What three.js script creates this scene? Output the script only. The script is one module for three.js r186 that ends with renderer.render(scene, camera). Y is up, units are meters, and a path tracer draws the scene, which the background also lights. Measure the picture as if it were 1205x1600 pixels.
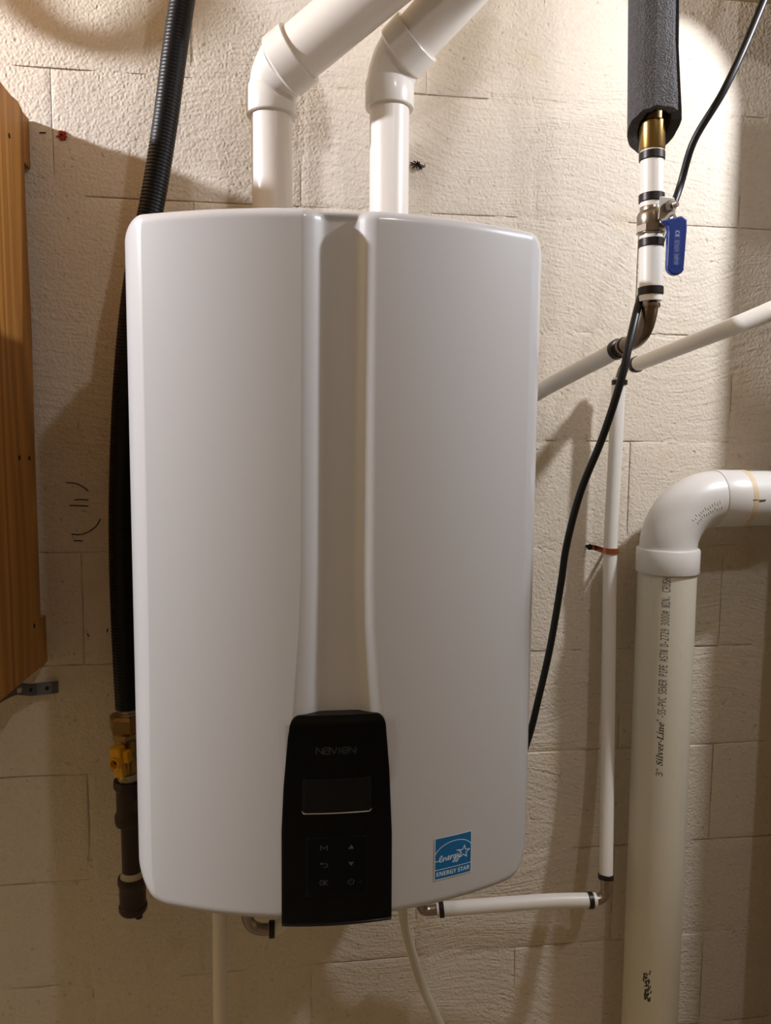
import * as THREE from 'three';
import { mergeGeometries as mergeRaw, toCreasedNormals } from 'three/addons/utils/BufferGeometryUtils.js';
import { RoundedBoxGeometry } from 'three/addons/geometries/RoundedBoxGeometry.js';

// ---------------------------------------------------------------- camera, exposure
const scene = new THREE.Scene();
scene.background = new THREE.Color(0x000000);
const camera = new THREE.PerspectiveCamera(2 * Math.atan(800 / 1200) * 180 / Math.PI, 1205 / 1600, 0.05, 30);
camera.position.set(0, 1.5, 1.15);
camera.rotation.set(-0.0961, -0.13466, 0.00885, 'YXZ');
scene.add(camera);
const renderer = new THREE.WebGLRenderer({ antialias: true });
renderer.toneMapping = THREE.LinearToneMapping;
renderer.toneMappingExposure = 1.4;
renderer.shadowMap.enabled = true;
renderer.shadowMap.type = THREE.PCFSoftShadowMap;

// ---------------------------------------------------------------- three unseen lamps, out of view, placed to light wall and heater
const UNSEEN_LAMP_LEFT = { at: [-1.30, 2.23, 0.38], power: 6.2 };
const UNSEEN_LAMP_RIGHT = { at: [0.95, 2.17, 0.50], power: 1.7 };
const UNSEEN_LAMP_ROOM = { at: [0.60, 2.66, 1.50], power: 0.75 };
const BULB_LIGHT = 0xf3f6ff;

// ---------------------------------------------------------------- naming and tagging
const used = {};
function numbered(n) { const k = used[n] = (used[n] ?? -1) + 1; return k ? n + '_' + String(k).padStart(3, '0') : n; }
function shadowed(m) { m.castShadow = true; m.receiveShadow = true; return m; }
function thing(name, label, category, group) {
  const o = new THREE.Group(); o.name = numbered(name); o.userData = { label, category };
  if (group) o.userData.group = group;
  scene.add(o); return o;
}
function part(name, geo, mat, parent, label) {
  const m = shadowed(new THREE.Mesh(geo, mat)); m.name = numbered(name);
  if (label) m.userData.label = label;
  parent.add(m); return m;
}
function struct(name, geo, mat, label) {
  const m = shadowed(new THREE.Mesh(geo, mat)); m.name = name;
  m.userData = { kind: 'structure', label, category: name.split('_')[0] }; scene.add(m); return m;
}
const V = (x, y, z) => new THREE.Vector3(x, y, z);
const V3 = a => new THREE.Vector3(...a);

// ---------------------------------------------------------------- seeded noise
function rng(seed) { let s = seed >>> 0; return () => { s = (s + 0x6D2B79F5) >>> 0; let t = s; t = Math.imul(t ^ (t >>> 15), t | 1); t ^= t + Math.imul(t ^ (t >>> 7), t | 61); return ((t ^ (t >>> 14)) >>> 0) / 4294967296; }; }
function lattice(nx, ny, seed) {           // tileable value noise on an nx x ny lattice
  const r = rng(seed), g = new Float32Array(nx * ny); for (let i = 0; i < g.length; i++) g[i] = r();
  return (u, v) => {
    u = (u - Math.floor(u)) * nx; v = (v - Math.floor(v)) * ny;
    const i = Math.floor(u) % nx, j = Math.floor(v) % ny, i1 = (i + 1) % nx, j1 = (j + 1) % ny;
    let a = u - Math.floor(u), b = v - Math.floor(v); a = a * a * (3 - 2 * a); b = b * b * (3 - 2 * b);
    return (g[j * nx + i] * (1 - a) + g[j * nx + i1] * a) * (1 - b) + (g[j1 * nx + i] * (1 - a) + g[j1 * nx + i1] * a) * b;
  };
}
function dataTexture(n, m, fn, color) {
  const d = new Uint8Array(n * m * 4), c = [0, 0, 0];
  for (let j = 0; j < m; j++) for (let i = 0; i < n; i++) {
    fn(i / n, j / m, c); const k = (j * n + i) * 4;
    for (let q = 0; q < 3; q++) d[k + q] = Math.max(0, Math.min(255, Math.round(c[q] * 255)));
    d[k + 3] = 255;
  }
  const t = new THREE.DataTexture(d, n, m, THREE.RGBAFormat);
  t.wrapS = t.wrapT = THREE.RepeatWrapping; t.magFilter = THREE.LinearFilter; t.minFilter = THREE.LinearMipmapLinearFilter; t.generateMipmaps = true;
  if (color) t.colorSpace = THREE.SRGBColorSpace;
  t.needsUpdate = true; return t;
}
const smooth = (a, b, x) => { x = Math.max(0, Math.min(1, (x - a) / (b - a))); return x * x * (3 - 2 * x); };
const lerp = (a, b, t) => a + (b - a) * t;
function table(rows) {                     // piecewise linear y -> x, rows sorted by falling y
  return y => {
    if (y >= rows[0][0]) return rows[0][1];
    for (let i = 1; i < rows.length; i++) if (y >= rows[i][0]) return lerp(rows[i][1], rows[i - 1][1], (y - rows[i][0]) / (rows[i - 1][0] - rows[i][0]));
    return rows[rows.length - 1][1];
  };
}

// ---------------------------------------------------------------- materials
const wallCoarse = lattice(5, 6, 11), wallMid = lattice(18, 22, 12), wallFine = lattice(170, 150, 13), wallSand = lattice(520, 500, 14), wallSand2 = lattice(340, 380, 23);
const strokeA = lattice(26, 210, 15), strokeB = lattice(64, 420, 16), warp = lattice(7, 9, 17), where = lattice(5, 5, 18), pit = lattice(260, 250, 19), pit2 = lattice(310, 330, 24), where2 = lattice(9, 9, 20);
const turn = (u, v) => [u * 4 + v * 3, v * 4 - u * 3];            // an integer turn of the lattice keeps it tileable and breaks up axis-aligned marks
const sand3 = lattice(90, 84, 25), pit3 = lattice(52, 50, 26);
function wallHeight(u, v) {
  const w = (warp(u, v) - .5) * .07, sv = v + w;
  const strokes = .45 * strokeA(u, sv) + .55 * strokeB(u, sv);
  const k = smooth(.2, .65, where(u, v)), [tu, tv] = turn(u, v);
  let h = .46 * k * strokes + (1 - .7 * k) * (.07 * wallFine(u, v) + .12 * sand3(tu, tv)) + .22 * wallSand(u, v) + .14 * wallSand2(u, v) + .07 * wallMid(u, v);
  const p = .5 * pit(u, v) + .5 * pit3(tu, tv); if (p > .76) h -= (p - .76) * 1.7 * (.3 + where2(u, v));
  return h + .10;
}
const wallBump = dataTexture(2048, 2048, (u, v, c) => { c[0] = c[1] = c[2] = wallHeight(u, v); });
const wallColor = dataTexture(1024, 1024, (u, v, c) => {
  const a = wallCoarse(u, v) - .5, b = wallMid(u, v) - .5, f = wallSand2(u, v) - .5, [tu, tv] = turn(u, v);
  const stain = Math.max(0, wallMid(v, u) - .80) * .5 * where(u, v);
  const p = .5 * pit(u, v) + .5 * pit3(tu, tv), q = .02 * a + .02 * b + .03 * f, d = p > .80 ? (p - .80) * .7 : 0;
  c[0] = .864 + q - d - stain * .25; c[1] = .819 + q - d * 1.1 - .012 * a - stain * .45; c[2] = .748 + q * .9 - d * 1.2 - .05 * a - stain * .9;
}, true);
const M = {};
M.wall = new THREE.MeshStandardMaterial({ map: wallColor, bumpMap: wallBump, bumpScale: 0.0023, roughness: 0.82 });
M.mortar = new THREE.MeshStandardMaterial({ map: wallColor, bumpMap: wallBump, bumpScale: 0.003, roughness: 0.85 });
M.plainWall = new THREE.MeshStandardMaterial({ color: 0xaa9872, roughness: 0.9 });
M.concrete = new THREE.MeshStandardMaterial({ color: 0x7a7061, roughness: 0.9 });
M.ceiling = new THREE.MeshStandardMaterial({ color: 0x987a52, roughness: 0.9 });  // this, concrete and plainWall: unseen surfaces, warm-toned to tint the bounced light
M.enamel = new THREE.MeshPhysicalMaterial({ color: 0xc9c9cb, roughness: 0.34, clearcoat: 0.5, clearcoatRoughness: 0.12 });
M.chassis = new THREE.MeshStandardMaterial({ color: 0xc8c8c8, roughness: 0.5, metalness: 0.3 });
M.pvc = new THREE.MeshPhysicalMaterial({ color: 0xe9e2da, roughness: 0.36, clearcoat: 0.25, clearcoatRoughness: 0.2 });
M.fitting = new THREE.MeshPhysicalMaterial({ color: 0xe6e0d8, roughness: 0.3, clearcoat: 0.4, clearcoatRoughness: 0.15 });
M.sewerFitting = new THREE.MeshPhysicalMaterial({ color: 0xdfdcd6, roughness: 0.38, clearcoat: 0.3, clearcoatRoughness: 0.25 });
M.primer = new THREE.MeshStandardMaterial({ color: 0xdcc7a0, roughness: 0.5 });
M.pex = new THREE.MeshPhysicalMaterial({ color: 0xebe7df, roughness: 0.4, clearcoat: 0.2, clearcoatRoughness: 0.3 });
M.ring = new THREE.MeshStandardMaterial({ color: 0x3a3433, roughness: 0.38, metalness: 0.75 });
M.nickel = new THREE.MeshStandardMaterial({ color: 0xa2968a, roughness: 0.3, metalness: 0.95 });
M.darkBronze = new THREE.MeshStandardMaterial({ color: 0x857466, roughness: 0.32, metalness: 0.95 });
M.brass = new THREE.MeshStandardMaterial({ color: 0xa0834f, roughness: 0.27, metalness: 0.95 });
M.copper = new THREE.MeshStandardMaterial({ color: 0xc0764e, roughness: 0.3, metalness: 0.9 });
M.steel = new THREE.MeshStandardMaterial({ color: 0xb9b4ae, roughness: 0.32, metalness: 0.95 });
M.galvanized = new THREE.MeshStandardMaterial({ color: 0x777b7e, roughness: 0.5, metalness: 0.75 });
M.blackIron = new THREE.MeshStandardMaterial({ color: 0x37291f, roughness: 0.42, metalness: 0.35 });
M.teflon = new THREE.MeshStandardMaterial({ color: 0xb9b4ac, roughness: 0.6 });
M.jacket = new THREE.MeshPhysicalMaterial({ color: 0x0c0c0e, roughness: 0.42, specularIntensity: 0.55 });
M.cord = new THREE.MeshStandardMaterial({ color: 0x0a0a0b, roughness: 0.42 });
M.yellow = new THREE.MeshStandardMaterial({ color: 0xe5a90a, roughness: 0.4 });
M.blackGloss = new THREE.MeshPhysicalMaterial({ color: 0x050506, roughness: 0.22, clearcoat: 0.6, clearcoatRoughness: 0.1 });
M.vinyl = new THREE.MeshPhysicalMaterial({ color: 0xe4dfcf, roughness: 0.35, transmission: 0.25, thickness: 0 });
M.dark = new THREE.MeshStandardMaterial({ color: 0x0d0b0a, roughness: 0.8 });
M.pencil = new THREE.MeshStandardMaterial({ color: 0x262019, roughness: 0.9 });
M.redPlastic = new THREE.MeshStandardMaterial({ color: 0x9b2a1c, roughness: 0.6 });
M.clearFilm = new THREE.MeshPhysicalMaterial({ color: 0xffffff, roughness: 0.12, transmission: 1, thickness: 0, ior: 1.4 });
M.ductGrey = new THREE.MeshStandardMaterial({ color: 0x3d3c3c, roughness: 0.6 });
const foamN = lattice(128, 128, 31), foamF = lattice(400, 400, 32);
M.foam = new THREE.MeshStandardMaterial({
  map: dataTexture(512, 512, (u, v, c) => { const a = foamN(u, v) * .6 + foamF(u, v) * .4; c[0] = .25 + .16 * a; c[1] = .245 + .155 * a; c[2] = .25 + .155 * a; }, true),
  bumpMap: dataTexture(512, 512, (u, v, c) => { c[0] = c[1] = c[2] = foamN(u, v) * .6 + foamF(u, v) * .4; }), bumpScale: 0.0022, roughness: 0.75 });
const gA = lattice(26, 3, 41), gB = lattice(120, 5, 42), gW = lattice(3, 3, 43), gC = lattice(300, 12, 44);
M.plywood = new THREE.MeshStandardMaterial({
  map: dataTexture(1024, 1024, (u, v, c) => {
    const w = gW(u, v) * .35 + .07 * gA(u, v), r = gA(u * .6 + w, v), s = gB(u + w * .2, v), t = gC(u, v);
    const rings = .5 + .5 * Math.sin((u * 5 + gW(u, v) * 2.2 + .25 * r) * Math.PI * 4);
    const k = .45 * rings + .3 * s + .25 * t;
    c[0] = .54 + .24 * k; c[1] = .345 + .205 * k; c[2] = .125 + .13 * k;
  }, true),
  bumpMap: dataTexture(512, 512, (u, v, c) => { c[0] = c[1] = c[2] = .5 * gB(u, v) + .5 * gC(u, v); }), bumpScale: 0.0006, roughness: 0.6 });

// ---------------------------------------------------------------- geometry helpers
const mergeGeometries = gs => mergeRaw(gs.map(g => g.index ? g.toNonIndexed() : g));
// sweep a circle of radius r(t, s) along a polyline or smooth curve; uv = (turn 0..1, metres)
function sweep(pts, r, { seg = 0, radial = 32, curve = true, caps = true, inner = 0, start = null } = {}) {
  const P = pts.map(p => p.isVector3 ? p : V3(p));
  let list = P;
  if (curve && P.length > 2) list = new THREE.CatmullRomCurve3(P, false, 'centripetal').getSpacedPoints(seg || P.length * 10);
  else if (seg) { list = []; const path = new THREE.CurvePath(); for (let i = 1; i < P.length; i++) path.add(new THREE.LineCurve3(P[i - 1], P[i])); for (let i = 0; i <= seg; i++) list.push(path.getPointAt(i / seg)); }
  const n = list.length, L = [0]; for (let i = 1; i < n; i++) L.push(L[i - 1] + list[i].distanceTo(list[i - 1]));
  const T = list.map((p, i) => list[Math.min(n - 1, i + 1)].clone().sub(list[Math.max(0, i - 1)]).normalize());
  let N = start ? V3(start) : (Math.abs(T[0].z) < .9 ? V(0, 0, 1) : V(1, 0, 0)); N.addScaledVector(T[0], -N.dot(T[0])).normalize();
  const pos = [], nor = [], uv = [], idx = [];
  const rad = i => typeof r === 'function' ? r(L[i] / L[n - 1], L[i]) : r;
  for (let i = 0; i < n; i++) {
    N.addScaledVector(T[i], -N.dot(T[i])).normalize(); const B = new THREE.Vector3().crossVectors(T[i], N), q = rad(i);
    const slope = (rad(Math.min(n - 1, i + 1)) - rad(Math.max(0, i - 1))) / Math.max(1e-6, L[Math.min(n - 1, i + 1)] - L[Math.max(0, i - 1)]);
    for (let j = 0; j <= radial; j++) {
      const a = (j / radial - .5) * Math.PI * 2, d = N.clone().multiplyScalar(Math.cos(a)).addScaledVector(B, Math.sin(a));
      const p = list[i].clone().addScaledVector(d, q); pos.push(p.x, p.y, p.z);
      const nn = d.clone().addScaledVector(T[i], -slope).normalize(); nor.push(nn.x, nn.y, nn.z); uv.push(j / radial, L[i]);
    }
  }
  const w = radial + 1;
  for (let i = 0; i < n - 1; i++) for (let j = 0; j < radial; j++) { const a = i * w + j; idx.push(a, a + 1, a + w, a + 1, a + w + 1, a + w); }
  if (caps) for (const [i, s] of [[0, -1], [n - 1, 1]]) {
    const c = pos.length / 3, t = T[i].clone().multiplyScalar(s); pos.push(list[i].x, list[i].y, list[i].z); nor.push(t.x, t.y, t.z); uv.push(.5, L[i]);
    for (let j = 0; j <= radial; j++) { const k = (i * w + j) * 3; pos.push(pos[k], pos[k + 1], pos[k + 2]); nor.push(t.x, t.y, t.z); uv.push(j / radial, L[i]); }
    for (let j = 0; j < radial; j++) s > 0 ? idx.push(c, c + 1 + j, c + 2 + j) : idx.push(c, c + 2 + j, c + 1 + j);
  }
  const g = new THREE.BufferGeometry();
  g.setAttribute('position', new THREE.Float32BufferAttribute(pos, 3)); g.setAttribute('normal', new THREE.Float32BufferAttribute(nor, 3)); g.setAttribute('uv', new THREE.Float32BufferAttribute(uv, 2)); g.setIndex(idx);
  return g;
}
// a lathe profile [radius, distance along axis] placed from point a towards point b
function lathe(profile, a, b, radial = 40, crease = .6) {
  const pos = [], nor = [], uv = [], idx = [], segs = [];
  for (let i = 0; i + 1 < profile.length; i++) { const dr = profile[i + 1][0] - profile[i][0], dy = profile[i + 1][1] - profile[i][1], l = Math.hypot(dr, dy); segs.push(l > 1e-9 ? [dy / l, -dr / l] : null); }
  const blend = (p, q) => { if (!p || !q || p[0] * q[0] + p[1] * q[1] < Math.cos(crease)) return p; const x = p[0] + q[0], y = p[1] + q[1], l = Math.hypot(x, y); return [x / l, y / l]; };
  segs.forEach((n, i) => {
    if (!n) return;
    const base = pos.length / 3, ends = [[profile[i], blend(n, segs[i - 1])], [profile[i + 1], blend(n, segs[i + 1])]];
    for (const [p, m] of ends) for (let j = 0; j <= radial; j++) { const t = j / radial * Math.PI * 2, S = Math.sin(t), C = Math.cos(t); pos.push(p[0] * S, p[1], p[0] * C); nor.push(m[0] * S, m[1], m[0] * C); uv.push(j / radial, p[1]); }
    const w = radial + 1; for (let j = 0; j < radial; j++) { const k = base + j; idx.push(k, k + 1, k + w, k + 1, k + w + 1, k + w); }
  });
  const g = new THREE.BufferGeometry(); g.setAttribute('position', new THREE.Float32BufferAttribute(pos, 3)); g.setAttribute('normal', new THREE.Float32BufferAttribute(nor, 3)); g.setAttribute('uv', new THREE.Float32BufferAttribute(uv, 2)); g.setIndex(idx);
  const d = V3(b).sub(V3(a)).normalize();
  g.applyQuaternion(new THREE.Quaternion().setFromUnitVectors(V(0, 1, 0), d)); g.translate(...a); return g;
}
// band of outer radius R, width w, centred at c, along direction d, hole radius h
const band = (c, d, R, w, h) => { const u = V3(d).normalize(), e = Math.min(.0006, w * .2); const a = V3(c).addScaledVector(u, -w / 2); return lathe([[h, 0], [R - e, 0], [R, e], [R, w - e], [R - e, w], [h, w], [h, 0]], a.toArray(), a.clone().add(u).toArray()); };
const dirOf = (a, b) => V3(b).sub(V3(a)).normalize().toArray();
const mixp = (a, b, t) => V3(a).lerp(V3(b), t).toArray();
// corner of an elbow: points on an arc between two legs meeting at k
function bend(a, k, b, r, n = 14) {
  const d1 = V3(a).sub(V3(k)).normalize(), d2 = V3(b).sub(V3(k)).normalize();
  const p0 = V3(k).addScaledVector(d1, r), p2 = V3(k).addScaledVector(d2, r), out = [];
  for (let i = 0; i <= n; i++) { const t = i / n; out.push(V(0, 0, 0).addScaledVector(p0, (1 - t) ** 2).addScaledVector(V3(k), 2 * t * (1 - t)).addScaledVector(p2, t * t)); }
  return out;
}
function rbox(w, h, d, r, x, y, z) { const g = new RoundedBoxGeometry(w, h, d, 3, r); g.translate(x, y, z); return g; }
function canvas(w, h, draw) { const c = document.createElement('canvas'); c.width = w; c.height = h; const x = c.getContext('2d'); draw(x, w, h); const t = new THREE.CanvasTexture(c); t.colorSpace = THREE.SRGBColorSpace; t.anisotropy = 8; return t; }

// ================================================================ THE SETTING
const wallBack = new THREE.Group(); wallBack.name = 'wall_back'; wallBack.userData = { kind: 'structure', label: 'cream painted concrete block wall behind the heater', category: 'wall' }; scene.add(wallBack);
{
  const S = 0.166405, y0 = 1.99652, r = rng(77);
  function uvWorld(g) { const p = g.attributes.position, uv = new Float32Array(p.count * 2); for (let i = 0; i < p.count; i++) { const X = p.getX(i), Y = p.getY(i); uv[2 * i] = (X * .995 - Y * .1) * .8 + .37; uv[2 * i + 1] = (Y * .995 + X * .1) * .8; } g.setAttribute('uv', new THREE.BufferAttribute(uv, 2)); return g; }
  const edgeN = lattice(97, 97, 5), edgeM = lattice(31, 31, 6);
  function blockGeo(x0, x1, ya, yb, soft, out) {          // painted block: flat face, soft uneven rim sinking to the joint
    const nx = 26, ny = 14, pos = [], idx = [];
    for (let j = 0; j <= ny; j++) for (let i = 0; i <= nx; i++) {
      const f = (k, n) => { const t = k / n; return .5 - .5 * Math.cos(Math.PI * Math.min(1, Math.max(0, t))) * 1; };
      const X = lerp(x0, x1, f(i, nx)), Y = lerp(ya, yb, f(j, ny));
      const e = Math.min(X - x0, x1 - X, Y - ya, yb - Y), q = .003 + .004 * edgeN(X * 1.9, Y * 1.9);
      const k = 1 - smooth(0, q, e);
      pos.push(X, Y, out - soft * k * (.6 + .9 * edgeM(X * 2, Y * 2)) + .0007 * (edgeM(X * .7, Y * .7) - .5));
    }
    const w = nx + 1; for (let j = 0; j < ny; j++) for (let i = 0; i < nx; i++) { const a = j * w + i; idx.push(a, a + 1, a + w, a + 1, a + w + 1, a + w); }
    const rim = []; for (let i = 0; i <= nx; i++) rim.push(i); for (let j = 1; j <= ny; j++) rim.push(j * w + nx); for (let i = nx - 1; i >= 0; i--) rim.push(ny * w + i); for (let j = ny - 1; j >= 0; j--) rim.push(j * w);
    const g = new THREE.BufferGeometry(); const base = pos.length / 3;
    for (const k of rim) pos.push(pos[3 * k], pos[3 * k + 1], -.02);
    for (let k = 0; k < rim.length - 1; k++) idx.push(rim[k + 1], rim[k], base + k, rim[k + 1], base + k, base + k + 1);
    g.setAttribute('position', new THREE.Float32BufferAttribute(pos, 3)); g.setIndex(idx); g.computeVertexNormals();
    return uvWorld(g);
  }
  for (let k = -1; k < 10; k++) {                     // courses from the top down: joint k at y0 - k S
    const yt = y0 - k * S, yb = yt - S;
    let xs = [];
    const even = ((k % 2) + 2) % 2 === 0;
    for (let i = -4; i <= 4; i++) xs.push((even ? .377 : .5435) + .333 * i);
    if (k === 0) xs = [-.955, -.632, -.310, .029, .377, .708, 1.043, 1.376, 1.709];
    for (let i = 0; i + 1 < xs.length; i++) {
      if (xs[i + 1] < -.75 || xs[i] > 1.1) continue;
      const g = .0002 + .0004 * r();
      part('block', blockGeo(xs[i] + g, xs[i + 1] - g, yb + g, yt - g, .0005 + .0010 * r(), (r() - .5) * .0008), M.wall, wallBack);
    }
  }
  const yTop = y0 + S, yBot = y0 - 10 * S;
  const jg = new THREE.PlaneGeometry(2.6, yTop - yBot, 420, 300); jg.translate(.2, (yTop + yBot) / 2, 0); { const p = jg.attributes.position; for (let i = 0; i < p.count; i++) { const X = p.getX(i), Y = p.getY(i); p.setZ(i, -.0002 - .0019 * smooth(.25, .85, .7 * edgeM(X * .35 + .2, Y * .35) + .3 * edgeN(X * .6, Y * .6))); } jg.computeVertexNormals(); } part('mortar', uvWorld(jg), M.mortar, wallBack);
  // the rest of the block wall, beyond the frame
  const slabs = [[-2.2, -.95, 0, 2.75], [1.35, 2.2, 0, 2.75], [-.95, 1.35, yTop, 2.75], [-.95, 1.35, 0, yBot]].map(([a, b, c, d]) => { const g = new THREE.BoxGeometry(b - a, d - c, .14); g.translate((a + b) / 2, (c + d) / 2, -.0717); return g; });
  const back = new THREE.BoxGeometry(2.3, yTop - yBot, .12); back.translate(.2, (yTop + yBot) / 2, -.085); slabs.push(back);
  part('plain_wall', mergeGeometries(slabs), M.plainWall, wallBack);
  // pencil marks drawn by the installer: thin strokes of graphite on the paint
  const strokes = [[[-.3062, 1.4324], [-.296, 1.4318], [-.284, 1.427], [-.276, 1.4205]], [[-.2955, 1.4075], [-.288, 1.408], [-.2765, 1.4072]], [[-.3025, 1.3995], [-.29, 1.3992], [-.2765, 1.3985]], [[-.301, 1.358], [-.288, 1.3575], [-.276, 1.362], [-.266, 1.370], [-.2605, 1.3795]], [[-.298, 1.3485], [-.286, 1.348]], [[-.283, 1.2115], [-.281, 1.2065]], [[-.2545, 1.218], [-.2552, 1.2125]], [[-.327, 1.9115], [-.3185, 1.912]]];
  for (const s of strokes) part('pencil_mark', sweep(s.map(p => [p[0], p[1], .0006]), .0008, { radial: 6, seg: 16, caps: true }), M.pencil, wallBack);
}
{  // unseen room shell, closed around the scene to bounce light
  const slab = (w, h, d, x, y, z) => { const g = new THREE.BoxGeometry(w, h, d); g.translate(x, y, z); return g; };
  struct('floor', slab(4.6, .1, 4.6, 0, -.05, 2.05), M.concrete, 'unseen grey concrete floor of the utility room');
  struct('ceiling', slab(4.6, .1, 4.6, 0, 2.80, 2.05), M.ceiling, 'unseen ceiling of the utility room, warm brown to tint the bounced light');
  struct('wall_left', slab(.1, 2.75, 4.4, -2.25, 1.375, 2.1), M.plainWall, 'unseen plain wall to the left of the heater');
  struct('wall_right', slab(.1, 2.75, 4.4, 2.25, 1.375, 2.1), M.plainWall, 'unseen plain wall to the right of the heater');
  struct('wall_front', slab(4.6, 2.75, .1, 0, 1.375, 4.3), M.plainWall, 'unseen plain wall facing the heater');
}
function lamp(cfg, label) {  // each lamp is out of view; its bulb form is chosen
  const [x, y, z] = cfg.at, t = thing('unseen_bulb', label, 'light bulb', 'unseen lamps of the room');
  part('socket', lathe([[0, 0], [.055, 0], [.055, .012], [.03, .03], [.022, .06], [0, .06]], [x, 2.75, z], [x, 0, z]), M.teflon, t);
  if (y < 2.6) part('drop_rod', sweep([[x, 2.70, z], [x, y + .07, z]], .006), M.dark, t);
  part('bulb_base', lathe([[0, 0], [.014, 0], [.014, .028], [0, .028]], [x, Math.min(2.705, y + .078), z], [x, 0, z]), M.steel, t);
  const b = part('glass_bulb', lathe([[0, .055], [.013, .05], [.02, .03], [.03, .005], [.028, -.012], [.017, -.026], [0, -.031]].reverse(), [x, y, z], [x, y + 1, z]), new THREE.MeshStandardMaterial({ color: 0xffffff, emissive: BULB_LIGHT, emissiveIntensity: 6, roughness: .4 }), t);
  b.castShadow = false;
  const l = new THREE.PointLight(BULB_LIGHT, cfg.power, 0, 2); l.position.set(x, y, z); l.castShadow = true; l.shadow.mapSize.set(1024, 1024); l.shadow.radius = 1.5; l.shadow.bias = -.0005; l.name = 'unseen_bulb_light'; t.add(l);
}
lamp(UNSEEN_LAMP_LEFT, 'unseen lamp out of view left of the plywood cabinet, placed to light the upper left wall');
lamp(UNSEEN_LAMP_RIGHT, 'unseen lamp out of view right of the drain pipe, placed to light the right side of the wall');
lamp(UNSEEN_LAMP_ROOM, 'unseen lamp out of view behind the viewer, placed to light the heater front');

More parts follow.
